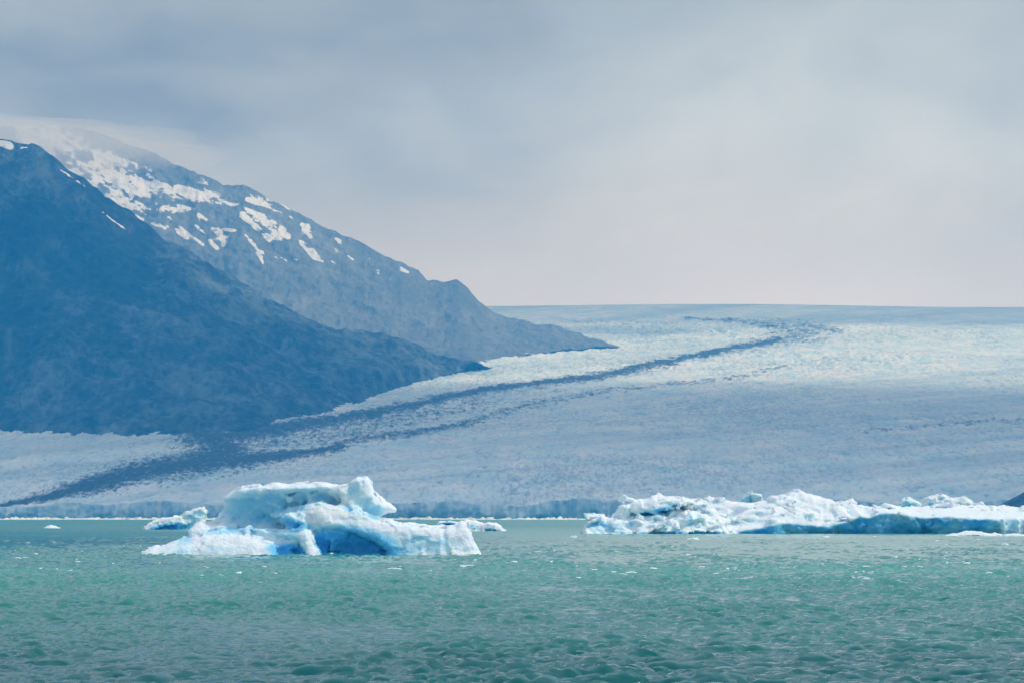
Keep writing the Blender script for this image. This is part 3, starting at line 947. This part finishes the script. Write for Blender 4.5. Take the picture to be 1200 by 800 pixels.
    B.slab([(292, 618), (315, 621), (338, 624), (358, 622), (364, 629), (350, 633), (325, 629), (300, 624)],
           lambda x, z: -4.6 - 0.28 * (x + 6), 0, R=0.9, k=1.2, region=3, wob=0.3, seed=45)
    B.paint((303, 597), (10, 4.4), 0.46)
    B.paint((345, 583), (9, 2.6), 0.34)
    B.paint((425, 595), (4, 3.0), 0.25)
    B.paint((335, 626), (4.2, 1.1), 0.42, rot=-6)
    # faint blue in the cracked lower right end
    B.paint((500, 636), (7, 2.2), 0.32)
    B.paint((365, 576), (8, 1.4), 0.20)
    B.paint((213, 645), (4, 0.9), 0.35)
    B.paint((221, 633), (2.2, 1.4), 0.4)
    B.paint((262, 643), (6, 1.2), 0.2)
    B.paint((470, 646), (4, 1.0), 0.5)
    root, o = B.finish("iceberg", ["upper_block", "horn", "right_shoulder", "waterline_skirt", "blue_hollow"], 500, n1=(3.4, 0.36), n2=(0.8, 0.08), ridge=(2.6, 0.24), cav=0.42, fac=(3.0, 0.13, 0.016))
    tag(root, "large sculpted white iceberg with a pointed horn and deep blue hollow, nearest of all", "iceberg")


main_berg()


def long_berg():
    """tabular berg at the right with the blue broken side"""
    B = Berg(1060, 1325.0, 625, (824, 1300), (-24, 62), 16, (0.40, 0.7, 0.34))
    bnd = [(820, 628), (862, 625), (870, 621.5), (892, 618), (912, 613), (927, 612), (945, 614), (967, 616), (982, 613), (997, 610), (1008, 603.5),
           (1012, 605), (1020, 606), (1030, 601), (1036, 600), (1062, 603), (1080, 606), (1110, 605), (1140, 607), (1170, 608), (1200, 608), (1290, 612)]
    bx = [((a - 1060) * B.s, (625 - b) * B.s) for a, b in bnd]
    zb = lambda x: np.interp(x, [p[0] for p in bx], [p[1] for p in bx])
    top = [(832, 634), (832, 584), (838, 582.5), (848, 585), (858, 588), (870, 591), (894, 590.5), (912, 589), (922, 586.5), (930, 581), (936, 577),
           (939, 579), (943, 576), (951, 579), (960, 582), (978, 586), (990, 590.5), (1005, 592), (1020, 594), (1050, 596), (1080, 595), (1110, 595.5),
           (1140, 594), (1170, 594), (1200, 594), (1240, 597), (1290, 604), (1296, 634)]
    bx0 = (850 - 1060) * B.s

    def slope(x, z):
        h = np.maximum(z - zb(x), 0)
        s = np.where(x > (985 - 1060) * B.s, 7.5, 2.0)
        lumps = 3.0 * fbm(x / 14, z / 5, oct=3, seed=77)
        return 0.5 + s * h * (0.5 + 0.5 * sstep(h, 0, 2)) + lumps * sstep(h, 0.2, 2) - 3.2 * sstep(-x, 38, 46)
    B.slab(top, slope, 60, R=1.2, k=0.4, push=0.8, region=0, wob=0.25, seed=21)
    # the peak stands a little forward
    B.slab([(900, 612), (912, 592), (924, 586), (930, 581), (936, 577), (939, 579.5), (943, 576), (960, 582), (978, 587), (992, 594), (1000, 606), (960, 613), (930, 611)],
           lambda x, z: 1.0 + 1.6 * (z - zb(x)) + 1.5 * fbm(x / 6, z / 4, oct=3, seed=70), 40, R=2.0, k=0.8, region=1, wob=0.4, seed=22)
    # broken vertical side
    side = [(855, 634)] + [p for p in bnd[1:]] + [(1296, 634)]
    B.slab(side, lambda x, z: 0.0 + 1.1 * sstep(-z, -2.2, 0.2) + 1.3 * fbm(x / 9, z / 14, oct=4, gain=0.55, seed=81), 50, R=0.5, k=0.3, region=2)
    B.blocks(34, (846, 1004, 584, 612), slope, ((5, 16), (2, 6)), (0.2, 2.2), 5)
    B.blocks(14, (1010, 1230, 592, 600), slope, ((5, 14), (1.2, 3)), (0.0, 1.2), 6)
    # white ribs where the corner has just broken away
    for rx in (1174, 1192):
        B.slab([(rx - 2, 607), (rx + 3, 607), (rx + 5, 634), (rx - 1, 634)], -1.6, 6, R=0.7, k=0.5, region=0)
    for sx, sy, w in ((1002, 612, 2.0), (1036, 609, 1.6), (1044, 606, 1.0), (1090, 612, 3.0), (1130, 614, 2.6), (960, 621, 3.0), (925, 619, 3.0), (1062, 616, 2.0)):
        B.scoop((sx, sy), -2.0, (w, 2.4, 1.9), k=0.5, blue=0.0)
    B.scoop((945, 605.5), -1.0, (0.8, 5.0, 0.9), k=0.3, blue=0.9, reach=0.5)
    B.scoop((855, 600), -2.0, (9, 5, 0.5), rot=4, k=0.5, blue=0.3, reach=1.0)
    B.scoop((870, 605), -2.0, (12, 4, 0.4), rot=2, k=0.5, blue=0.25, reach=1.0)

    def bluefn(V):
        u = 1060 + V[:, 0] / B.s
        below = sstep(zb(V[:, 0]) - V[:, 2] + 0.25 * fbm(V[:, 0] / 2.0, V[:, 2] / 2, oct=3, seed=87), -0.15, 0.75)
        front = 1 - sstep(V[:, 1], 1.5, 4.0)
        rib = np.exp(-((u - 1175.5) / 3.2) ** 2) + np.exp(-((u - 1194) / 4.0) ** 2)
        v = 0.76 + 0.5 * fbm(V[:, 0] / 6, V[:, 2] / 6, oct=4, seed=83) - 0.30 * sstep(u, 1165, 1182) - 0.22 * np.exp(-((u - 1040) / 14) ** 2)
        return below * front * v * np.clip(1 - rib, 0, 1)

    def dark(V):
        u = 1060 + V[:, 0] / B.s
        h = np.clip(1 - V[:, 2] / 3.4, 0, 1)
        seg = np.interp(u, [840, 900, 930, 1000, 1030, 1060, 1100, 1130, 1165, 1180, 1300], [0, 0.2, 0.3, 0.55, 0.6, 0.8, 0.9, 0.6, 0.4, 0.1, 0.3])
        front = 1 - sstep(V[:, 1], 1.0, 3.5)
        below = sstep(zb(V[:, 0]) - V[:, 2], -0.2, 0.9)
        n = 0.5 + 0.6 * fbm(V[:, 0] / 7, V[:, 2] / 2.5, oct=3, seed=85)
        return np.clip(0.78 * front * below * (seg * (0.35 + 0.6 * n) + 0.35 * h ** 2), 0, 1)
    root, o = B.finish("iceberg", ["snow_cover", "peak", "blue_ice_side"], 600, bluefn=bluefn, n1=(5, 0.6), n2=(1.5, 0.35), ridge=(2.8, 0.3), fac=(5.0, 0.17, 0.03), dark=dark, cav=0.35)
    tag(root, "long flat-topped iceberg with a dark blue broken side, running out at the right edge", "iceberg")


def rubble_berg():
    """low jumbled berg at the left end of the long one"""
    B = Berg(765, 1312.0, 625, (676, 866), (-22, 30), 14.5, (0.36, 0.6, 0.32))
    B.slab([(690, 634), (722, 604), (728, 600), (729, 595), (732, 592), (738, 588.5), (745, 587), (761, 585), (768, 582), (773, 580), (782, 583), (800, 583.5), (819, 586),
            (832, 590), (840, 600), (850, 613), (856, 634)], lambda x, z: 1 + 0.9 * (z - 3) + 2 * fbm(x / 9, z / 5, oct=3, seed=91), 24, R=1.6, k=0.5, region=0, wob=0.5, seed=31)
    # tilted upper slab over the crack
    B.slab([(738, 600), (742, 590), (765, 585.5), (800, 586), (812, 588), (795, 592.5), (775, 597), (756, 601)], lambda x, z: -1.5 + 0.5 * (z - 8), 14, R=0.7, k=0.3, region=1)
    # rubbly front
    B.slab([(681, 634), (684, 622), (688, 616), (696, 608.5), (702, 606), (714, 608.5), (727, 607), (740, 603), (757, 602), (775, 599), (795, 595), (812, 597), (830, 604), (842, 614), (852, 634)],
           lambda x, z: -3.0 - 1.0 * (4 - z) + 2.4 * fbm(x / 6, z / 3.2, oct=4, seed=93), 20, R=1.5, k=0.6, region=2, wob=0.6, seed=33)
    B.blocks(30, (692, 846, 603, 622), lambda x, z: -3.0 - 1.0 * (4 - z), ((4, 12), (2, 6)), (-0.5, 2.2), 8, region=2)
    B.blocks(12, (735, 835, 586, 600), lambda x, z: 1 + 0.9 * (z - 3), ((5, 13), (2, 4)), (0.3, 2.0), 9, region=0)
    B.slab([(727, 612), (728, 598), (731, 592.5), (736, 592), (738, 600), (738, 612)], -1, 8, R=1.0, k=0.5, region=0)
    B.paint((772, 598.5), (10.0, 2.0), 0.62, rot=12)
    B.paint((776, 596.5), (8.0, 0.9), 0.85, rot=14)
    B.scoop((738, 611.5), -6.5, (1.4, 2.2, 1.0), k=0.4, blue=0.5)
    B.scoop((808.5, 606), -5.0, (0.5, 2.4, 0.9), k=0.2, blue=0.8)
    for sx in (704, 716, 728):
        B.scoop((sx, 618), -9.5, (1.6, 3.0, 1.8), k=0.5, blue=0.35)
    B.scoop((775, 625.5), -8, (7.0, 3.2, 0.7), k=0.3, blue=0.9)
    B.scoop((825, 625.5), -8, (9.0, 3.2, 0.7), k=0.3, blue=0.9)
    B.paint((712, 618), (9, 3.5), 0.3)
    root, o = B.finish("iceberg", ["upper_ridge", "tilted_slab", "rubble_front"], 640, n1=(4, 0.5), n2=(1.4, 0.28), ridge=(2.4, 0.3), cav=0.4, fac=(4.5, 0.27, 0.05))
    tag(root, "low jumbled white iceberg left of the long flat-topped one, crossed by a blue crack", "iceberg")


def small(name, label, cat, d, wl, cxp, xr, yr, zt, step, slabs, scoops=(), paints=(), seed=700, group=None, n1=(2.5, 0.3), n2=(0.9, 0.15), ridge=(1.5, 0.18), dark=None, fs=3.2):
    B = Berg(cxp, d, wl, xr, yr, zt, step)
    for i, s in enumerate(slabs):
        B.slab(s[0], s[1], s[2], R=s[3], k=0.4, wob=0.3, seed=seed + i, region=s[4])
    for c, yc, r, rot, b in scoops:
        B.scoop(c, yc, r, rot=rot, k=0.4, blue=b)
    for p in paints:
        B.paint(*p)
    root, o = B.finish(name, [s for s in ("ice_body", "raised_tip", "low_lobe")], seed, n1=n1, n2=n2, ridge=ridge, dark=dark, fac=(fs, 0.2, 0.03))
    tag(root, label, cat, group)


long_berg()
rubble_berg()

small("iceberg", "small wedge-shaped iceberg just left of the big sculpted one, blue underneath", "iceberg", 1720.0, 620, 205, (162, 250), (-9, 12), 11.5, (0.34, 0.5, 0.30),
      [([(168, 628), (169, 617), (177, 612), (188, 607), (200, 605.5), (213, 604), (218, 609), (216, 628)], lambda x, z: -1.5 - 0.5 * (4 - z), 7, 1.2, 0),
       ([(205, 628), (206, 608), (213, 604.5), (216, 600), (226, 597), (233, 594.5), (239, 594), (241, 599), (239, 607), (241, 628)], lambda x, z: 0.0 - 0.35 * (7 - z), 8, 1.1, 1)],
      [((196, 619), -4.0, (6.5, 3.4, 1.7), 10, 1.0), ((222, 615), -3.5, (4.5, 2.6, 1.6), 20, 0.5)],
      [((226, 603), (7, 3.5), 0.35)], seed=710)

small("iceberg", "rounded low iceberg half hidden behind the big one's right end, with a dark teal notch", "iceberg", 1535.0, 622, 552, (500, 598), (-9, 14), 6.2, (0.32, 0.5, 0.28),
      [([(505, 630), (508, 618), (515, 611.5), (528, 610.5), (538, 613), (545, 630)], lambda x, z: -1.0 - 0.5 * (3 - z), 8, 0.9, 1),
       ([(535, 630), (540, 612), (548, 609), (558, 610.5), (566, 613.5), (567, 630)], lambda x, z: -1.0 - 0.6 * (3 - z), 8, 1.0, 0),
       ([(562, 630), (564, 615), (572, 611.5), (579, 613), (587, 617.5), (592, 622), (592, 630)], lambda x, z: -1.5 - 0.6 * (3 - z), 7, 0.9, 2)],
      [((525, 615), -2.6, (4.0, 2.8, 0.95), 0, 1.0), ((551, 616), -3.4, (2.6, 2.0, 0.8), -10, 0.4), ((575, 621), -3.5, (2.5, 2.0, 0.5), 0, 0.5)],
      seed=720, dark=lambda V: 0.85 * np.exp(-((V[:, 0] - (525 - 552) * .336) / 3.6) ** 2 - ((V[:, 2] - 2.4) / 0.9) ** 2))

small("iceberg", "angular ice block poking up behind the gap between the rubbly and the long iceberg", "iceberg", 1500.0, 622, 880, (858, 902), (-6, 9), 17.5, (0.34, 0.45, 0.34),
      [([(860, 632), (862, 594), (868, 587), (874, 580), (880, 575), (884, 579), (885, 592), (886, 632)], lambda x, z: 0.4 * (x + 3) * 0 + 0.5, 6, 0.7, 0),
       ([(880, 632), (881, 580), (884, 577.5), (892, 579), (894, 585), (895, 632)], -1.2, 6, 0.9, 1)],
      [((871, 588), -1.4, (3.2, 1.8, 5.0), 30, 0.5)], [((872, 588), (3.5, 7), 0.42)], seed=730)

small("iceberg", "knobbly iceberg rising behind the long one's flat top near the right edge", "iceberg", 1640.0, 621, 1105, (1046, 1166), (-10, 14), 17.5, (0.42, 0.6, 0.36),
      [([(1052, 630), (1054, 594), (1058, 585), (1066, 583), (1074, 586), (1082, 591), (1088, 630)], lambda x, z: -1 + 0.4 * (z - 8), 9, 1.8, 0),
       ([(1078, 630), (1081, 590), (1088, 583), (1097, 580.5), (1106, 579.5), (1112, 583), (1122, 584), (1132, 583), (1140, 589), (1144, 630)], lambda x, z: -2 + 0.3 * (z - 8) + 2 * fbm(x / 5, z / 4, oct=3, seed=5), 11, 2.0, 1),
       ([(1138, 630), (1142, 592), (1152, 589), (1157, 593), (1159, 630)], -1, 8, 1.2, 2)],
      [((1064, 593), -2.5, (3.0, 2.5, 2.2), 0, 0.6), ((1090, 590), -4.0, (2.0, 2.0, 2.6), 20, 0.3), ((1112, 590), -3.6, (1.6, 2.0, 2.6), -10, 0.3)],
      [((1064, 592), (6, 4), 0.35)], seed=740, n1=(4, 0.7), n2=(1.6, 0.4), ridge=(2.6, 0.6))

small("ice_floe", "low white floe floating in front of the long iceberg's right end", "ice floe", 1165.0, 628, 1152, (1100, 1206), (-5, 7), 2.2, (0.25, 0.35, 0.16),
      [([(1106, 634), (1108, 627.3), (1122, 625.5), (1130, 622.6), (1142, 622), (1152, 624), (1160, 627), (1162, 634)], lambda x, z: -1.5 - 1.6 * (1 - z), 5, 0.5, 0),
       ([(1156, 634), (1158, 626.6), (1166, 624.6), (1174, 626), (1176, 634)], lambda x, z: -0.6 - 1.2 * (1 - z), 4, 0.4, 1),
       ([(1174, 634), (1178, 626.8), (1190, 625.6), (1200, 626.8), (1202, 634)], lambda x, z: -0.5 - 1.2 * (1 - z), 4, 0.4, 2)],
      [((1140, 628), -3.4, (3.0, 1.6, 0.35), 0, 0.5)], seed=750, n1=(1.6, 0.18), n2=(0.6, 0.1), ridge=(1.0, 0.12), fs=1.3)

GROWLERS = [
    (60, 618.3, 20, 3.4, "small white growler floating alone at far left, off the blue ice cliff"),
    (813, 631.5, 17, 3.0, "small white growler floating just in front of the rubbly iceberg"),
    (672, 629.5, 11, 2.8, "small white growler floating left of the rubbly iceberg's tip"),
    (968, 629.2, 11, 2.2, "small flat growler floating in front of the long iceberg's peak"),
    (556, 656.5, 14, 1.8, "thin flat sliver of ice floating off the big iceberg's right foot"),
    (1025, 628.5, 5, 1.6, "tiny growler floating before the dark blue side of the long iceberg"),
]
for i, (gx, gy, gw, gh, lab) in enumerate(GROWLERS):
    d = CAM_H / (gy - HOR) * FPX
    s = d / FPX
    w, h = gw * s, gh * s
    bm_u = np.linspace(0, 2 * np.pi, 41)[:-1]; bm_v = np.linspace(0.0, 1.0, 12)
    Uu, Vv = np.meshgrid(bm_u, bm_v, indexing='ij')
    rr = np.sin((1 - Vv) * np.pi / 2) * (1 + 0.35 * fbm(np.cos(Uu) * 1.3 + i * 7, np.sin(Uu) * 1.3, oct=3, seed=800 + i))
    X = 0.5 * w * rr * np.cos(Uu); Y = 0.38 * w * rr * np.sin(Uu)
    tx = X / w
    Z = -0.25 + (h + 0.25) * (Vv ** 0.7) * (0.75 + 0.75 * fbm(X / (w * 0.22) + i * 3, Y / (w * 0.3), oct=3, seed=810 + i))
    V = np.stack([X, Y, Z], -1)
    n, m_ = X.shape
    idx = np.arange(n * m_).reshape(n, m_)
    a = idx[:, :-1]; b = np.roll(idx, -1, 0)[:, :-1]; c = np.roll(idx, -1, 0)[:, 1:]; e = idx[:, 1:]
    F = np.stack([a, b, c, e], -1).reshape(-1, 4)
    o = build("growler", V.reshape(-1, 3), F, M_BERG, attrs={"blue": np.full(n * m_, 0.08), "dark": np.zeros(n * m_)})
    o.location = ((gx - 600) / FPX * d, d, 0)
    tag(o, lab, "growler", "small pieces of ice adrift on the lake")


def brash():
    """belt of small broken ice along the foot of the glacier"""
    vs, fs = [], []
    base = np.array([(-1, -1, 0), (1, -1, 0), (1, 1, 0), (-1, 1, 0), (-0.5, -0.5, 1), (0.6, -0.4, 0.9), (0.5, 0.5, 1.1), (-0.4, 0.6, 0.8)], float)
    q = np.array([(0, 1, 5, 4), (1, 2, 6, 5), (2, 3, 7, 6), (3, 0, 4, 7), (4, 5, 6, 7)])
    k = 0
    for i in range(1500):
        gx = rng.uniform(-40, 1240)
        if gx > 500 and rng.random() < 0.35:
            continue
        d = 6350 + 250 * rng.beta(2, 2) + 40 * math.sin(gx / 60)
        s = rng.uniform(1.2, 5.0)
        a = rng.uniform(0, 6.28)
        p = base * (1 + 0.3 * rng.standard_normal(base.shape)) * np.array([s * 1.6, s, s * rng.uniform(0.3, 0.75)])
        R = np.array([[math.cos(a), -math.sin(a), 0], [math.sin(a), math.cos(a), 0], [0, 0, 1]])
        vs.append(p @ R.T + np.array([(gx - 600) / FPX * d, d, -0.2])); fs.append(q + k); k += 8
    V = np.concatenate(vs); F = np.concatenate(fs)
    o = build("brash_ice", V, F, M_BERG, attrs={"blue": np.full(len(V), 0.05), "dark": np.zeros(len(V))})
    tag(o, "thin white belt of broken ice along the foot of the glacier front", kind="stuff")


brash()


# ------------------------------------------------------------------ air
def box(name, lo, hi, mat):
    (x0, y0, z0), (x1, y1, z1) = lo, hi
    V = np.array([(x0, y0, z0), (x1, y0, z0), (x1, y1, z0), (x0, y1, z0), (x0, y0, z1), (x1, y0, z1), (x1, y1, z1), (x0, y1, z1)])
    F = np.array([(3, 2, 1, 0), (4, 5, 6, 7), (0, 1, 5, 4), (1, 2, 6, 5), (2, 3, 7, 6), (3, 0, 4, 7)])
    return build(name, V, F, mat)


HAZE_DENSITY = 8.2e-5
hm, t = material("blue_air")
vol = t.n('ShaderNodeVolumePrincipled', {'Color': (0.035, 0.38, 1.0, 1), 'Density': HAZE_DENSITY, 'Anisotropy': 0.0,
                                         'Absorption Color': (1, 1, 1, 1)})
t.n('ShaderNodeOutputMaterial', {1: vol.outputs[0]})
hz = box("haze", (-26000, -2000, -5), (26000, 19300, 1450), hm)
tag(hz, "blue air between the lake and the far ice field", kind="stuff")

cm, t = material("cloud_vapour")
vol = t.n('ShaderNodeVolumePrincipled', {'Color': (0.97, 0.97, 0.97, 1), 'Density': 0.0058, 'Anisotropy': 0.3, 'Absorption Color': (1, 1, 1, 1)})
t.n('ShaderNodeOutputMaterial', {1: vol.outputs[0]})


def cloud(x0, x1, y0, y1, z, thick, soft, seed, label):
    """a bank of cloud that drifts over the ice and dims the sun on it"""
    gx = np.linspace(x0 - soft, x1 + soft, 90); gy = np.linspace(y0 - soft, y1 + soft, 90)
    X, Y = np.meshgrid(gx, gy, indexing='ij')
    w = 0.55 * soft * fbm(X / 1500, Y / 900, oct=4, seed=seed)
    e = np.minimum(np.minimum(X - x0, x1 - X), np.minimum(Y - y0, y1 - Y)) + w
    m = sstep(e, -0.5 * soft, 0.9 * soft)
    m[0] = m[-1] = 0; m[:, 0] = m[:, -1] = 0
    top = z + 2 + thick * m * (0.75 + 0.35 * fbm(X / 700, Y / 700, oct=4, seed=seed + 5))
    bot = z - 0.12 * thick * m
    n = X.size
    V = np.concatenate([np.stack([X, Y, bot], -1).reshape(-1, 3), np.stack([X, Y, top], -1).reshape(-1, 3)])
    g = grid_faces(*X.shape)
    idx = np.arange(n).reshape(X.shape)
    rim = np.concatenate([idx[0, :], idx[1:, -1], idx[-1, -2::-1], idx[-2:0:-1, 0]])
    r2 = np.roll(rim, -1)
    F = np.concatenate([g, g[:, ::-1] + n, np.stack([rim, rim + n, r2 + n, r2], 1)])
    o = build("cloud", V, F, cm)
    tag(o, label, kind="stuff")


cloud(-2600, 4200, 6950, 10800, 1900, 330, 650, 901, "bank of low cloud hanging over the lower glacier")
cloud(-900, 2250, 14500, 15300, 2650, 330, 300, 931, "small bank of low cloud above the bend of the glacier")
cloud(-4500, 6500, 15450, 18800, 2650, 250, 400, 921, "bank of low cloud hanging over the ice field")

mm, t = material("summit_mist")
vol = t.n('ShaderNodeVolumePrincipled', {'Color': (0.97, 0.97, 0.97, 1), 'Density': 0.0015, 'Anisotropy': 0.0, 'Absorption Color': (1, 1, 1, 1)})
t.n('ShaderNodeOutputMaterial', {1: vol.outputs[0]})


def mist(px0, px1, d0, d1, z, up, down, seed, label):
    """thin cloud resting on high ground"""
    x0, x1 = (px0 - 600) / FPX * d0, (px1 - 600) / FPX * d0
    a = np.linspace(0, 2 * np.pi, 97)[:-1]; r = np.linspace(0.0, 1, 28)
    A, R = np.meshgrid(a, r, indexing='ij')
    k = 1 + 0.25 * fbm(np.cos(A) * 1.5 + 3, np.sin(A) * 1.5, oct=3, seed=seed)
    X = (x0 + x1) / 2 + (x1 - x0) / 2 * R * k * np.cos(A); Y = (d0 + d1) / 2 + (d1 - d0) / 2 * R * k * np.sin(A)
    h = np.clip(1 - R, 0, 1) ** 0.9 * (0.8 + 0.55 * fbm(X / 240, Y / 240, oct=4, seed=seed + 3) * (R > 0.001))
    n, m_ = X.shape
    idx = np.arange(n * m_).reshape(n, m_)
    p, q = idx, np.roll(idx, -1, 0)
    f = np.stack([p[:, :-1], q[:, :-1], q[:, 1:], p[:, 1:]], -1).reshape(-1, 4)
    V = np.concatenate([np.stack([X, Y, z + 0.2 + up * h], -1).reshape(-1, 3), np.stack([X, Y, z - down * h], -1).reshape(-1, 3)])
    rim = idx[:, -1]; r2 = np.roll(rim, -1)
    F = np.concatenate([f[:, ::-1], f + n * m_, np.stack([rim, r2, r2 + n * m_, rim + n * m_], 1)])
    tag(build("cloud", V, F, mm), label, kind="stuff")


mist(-300, 250, 12300, 14700, 1270, 100, 190, 950, "thin pale cloud resting on the snowy far summit")
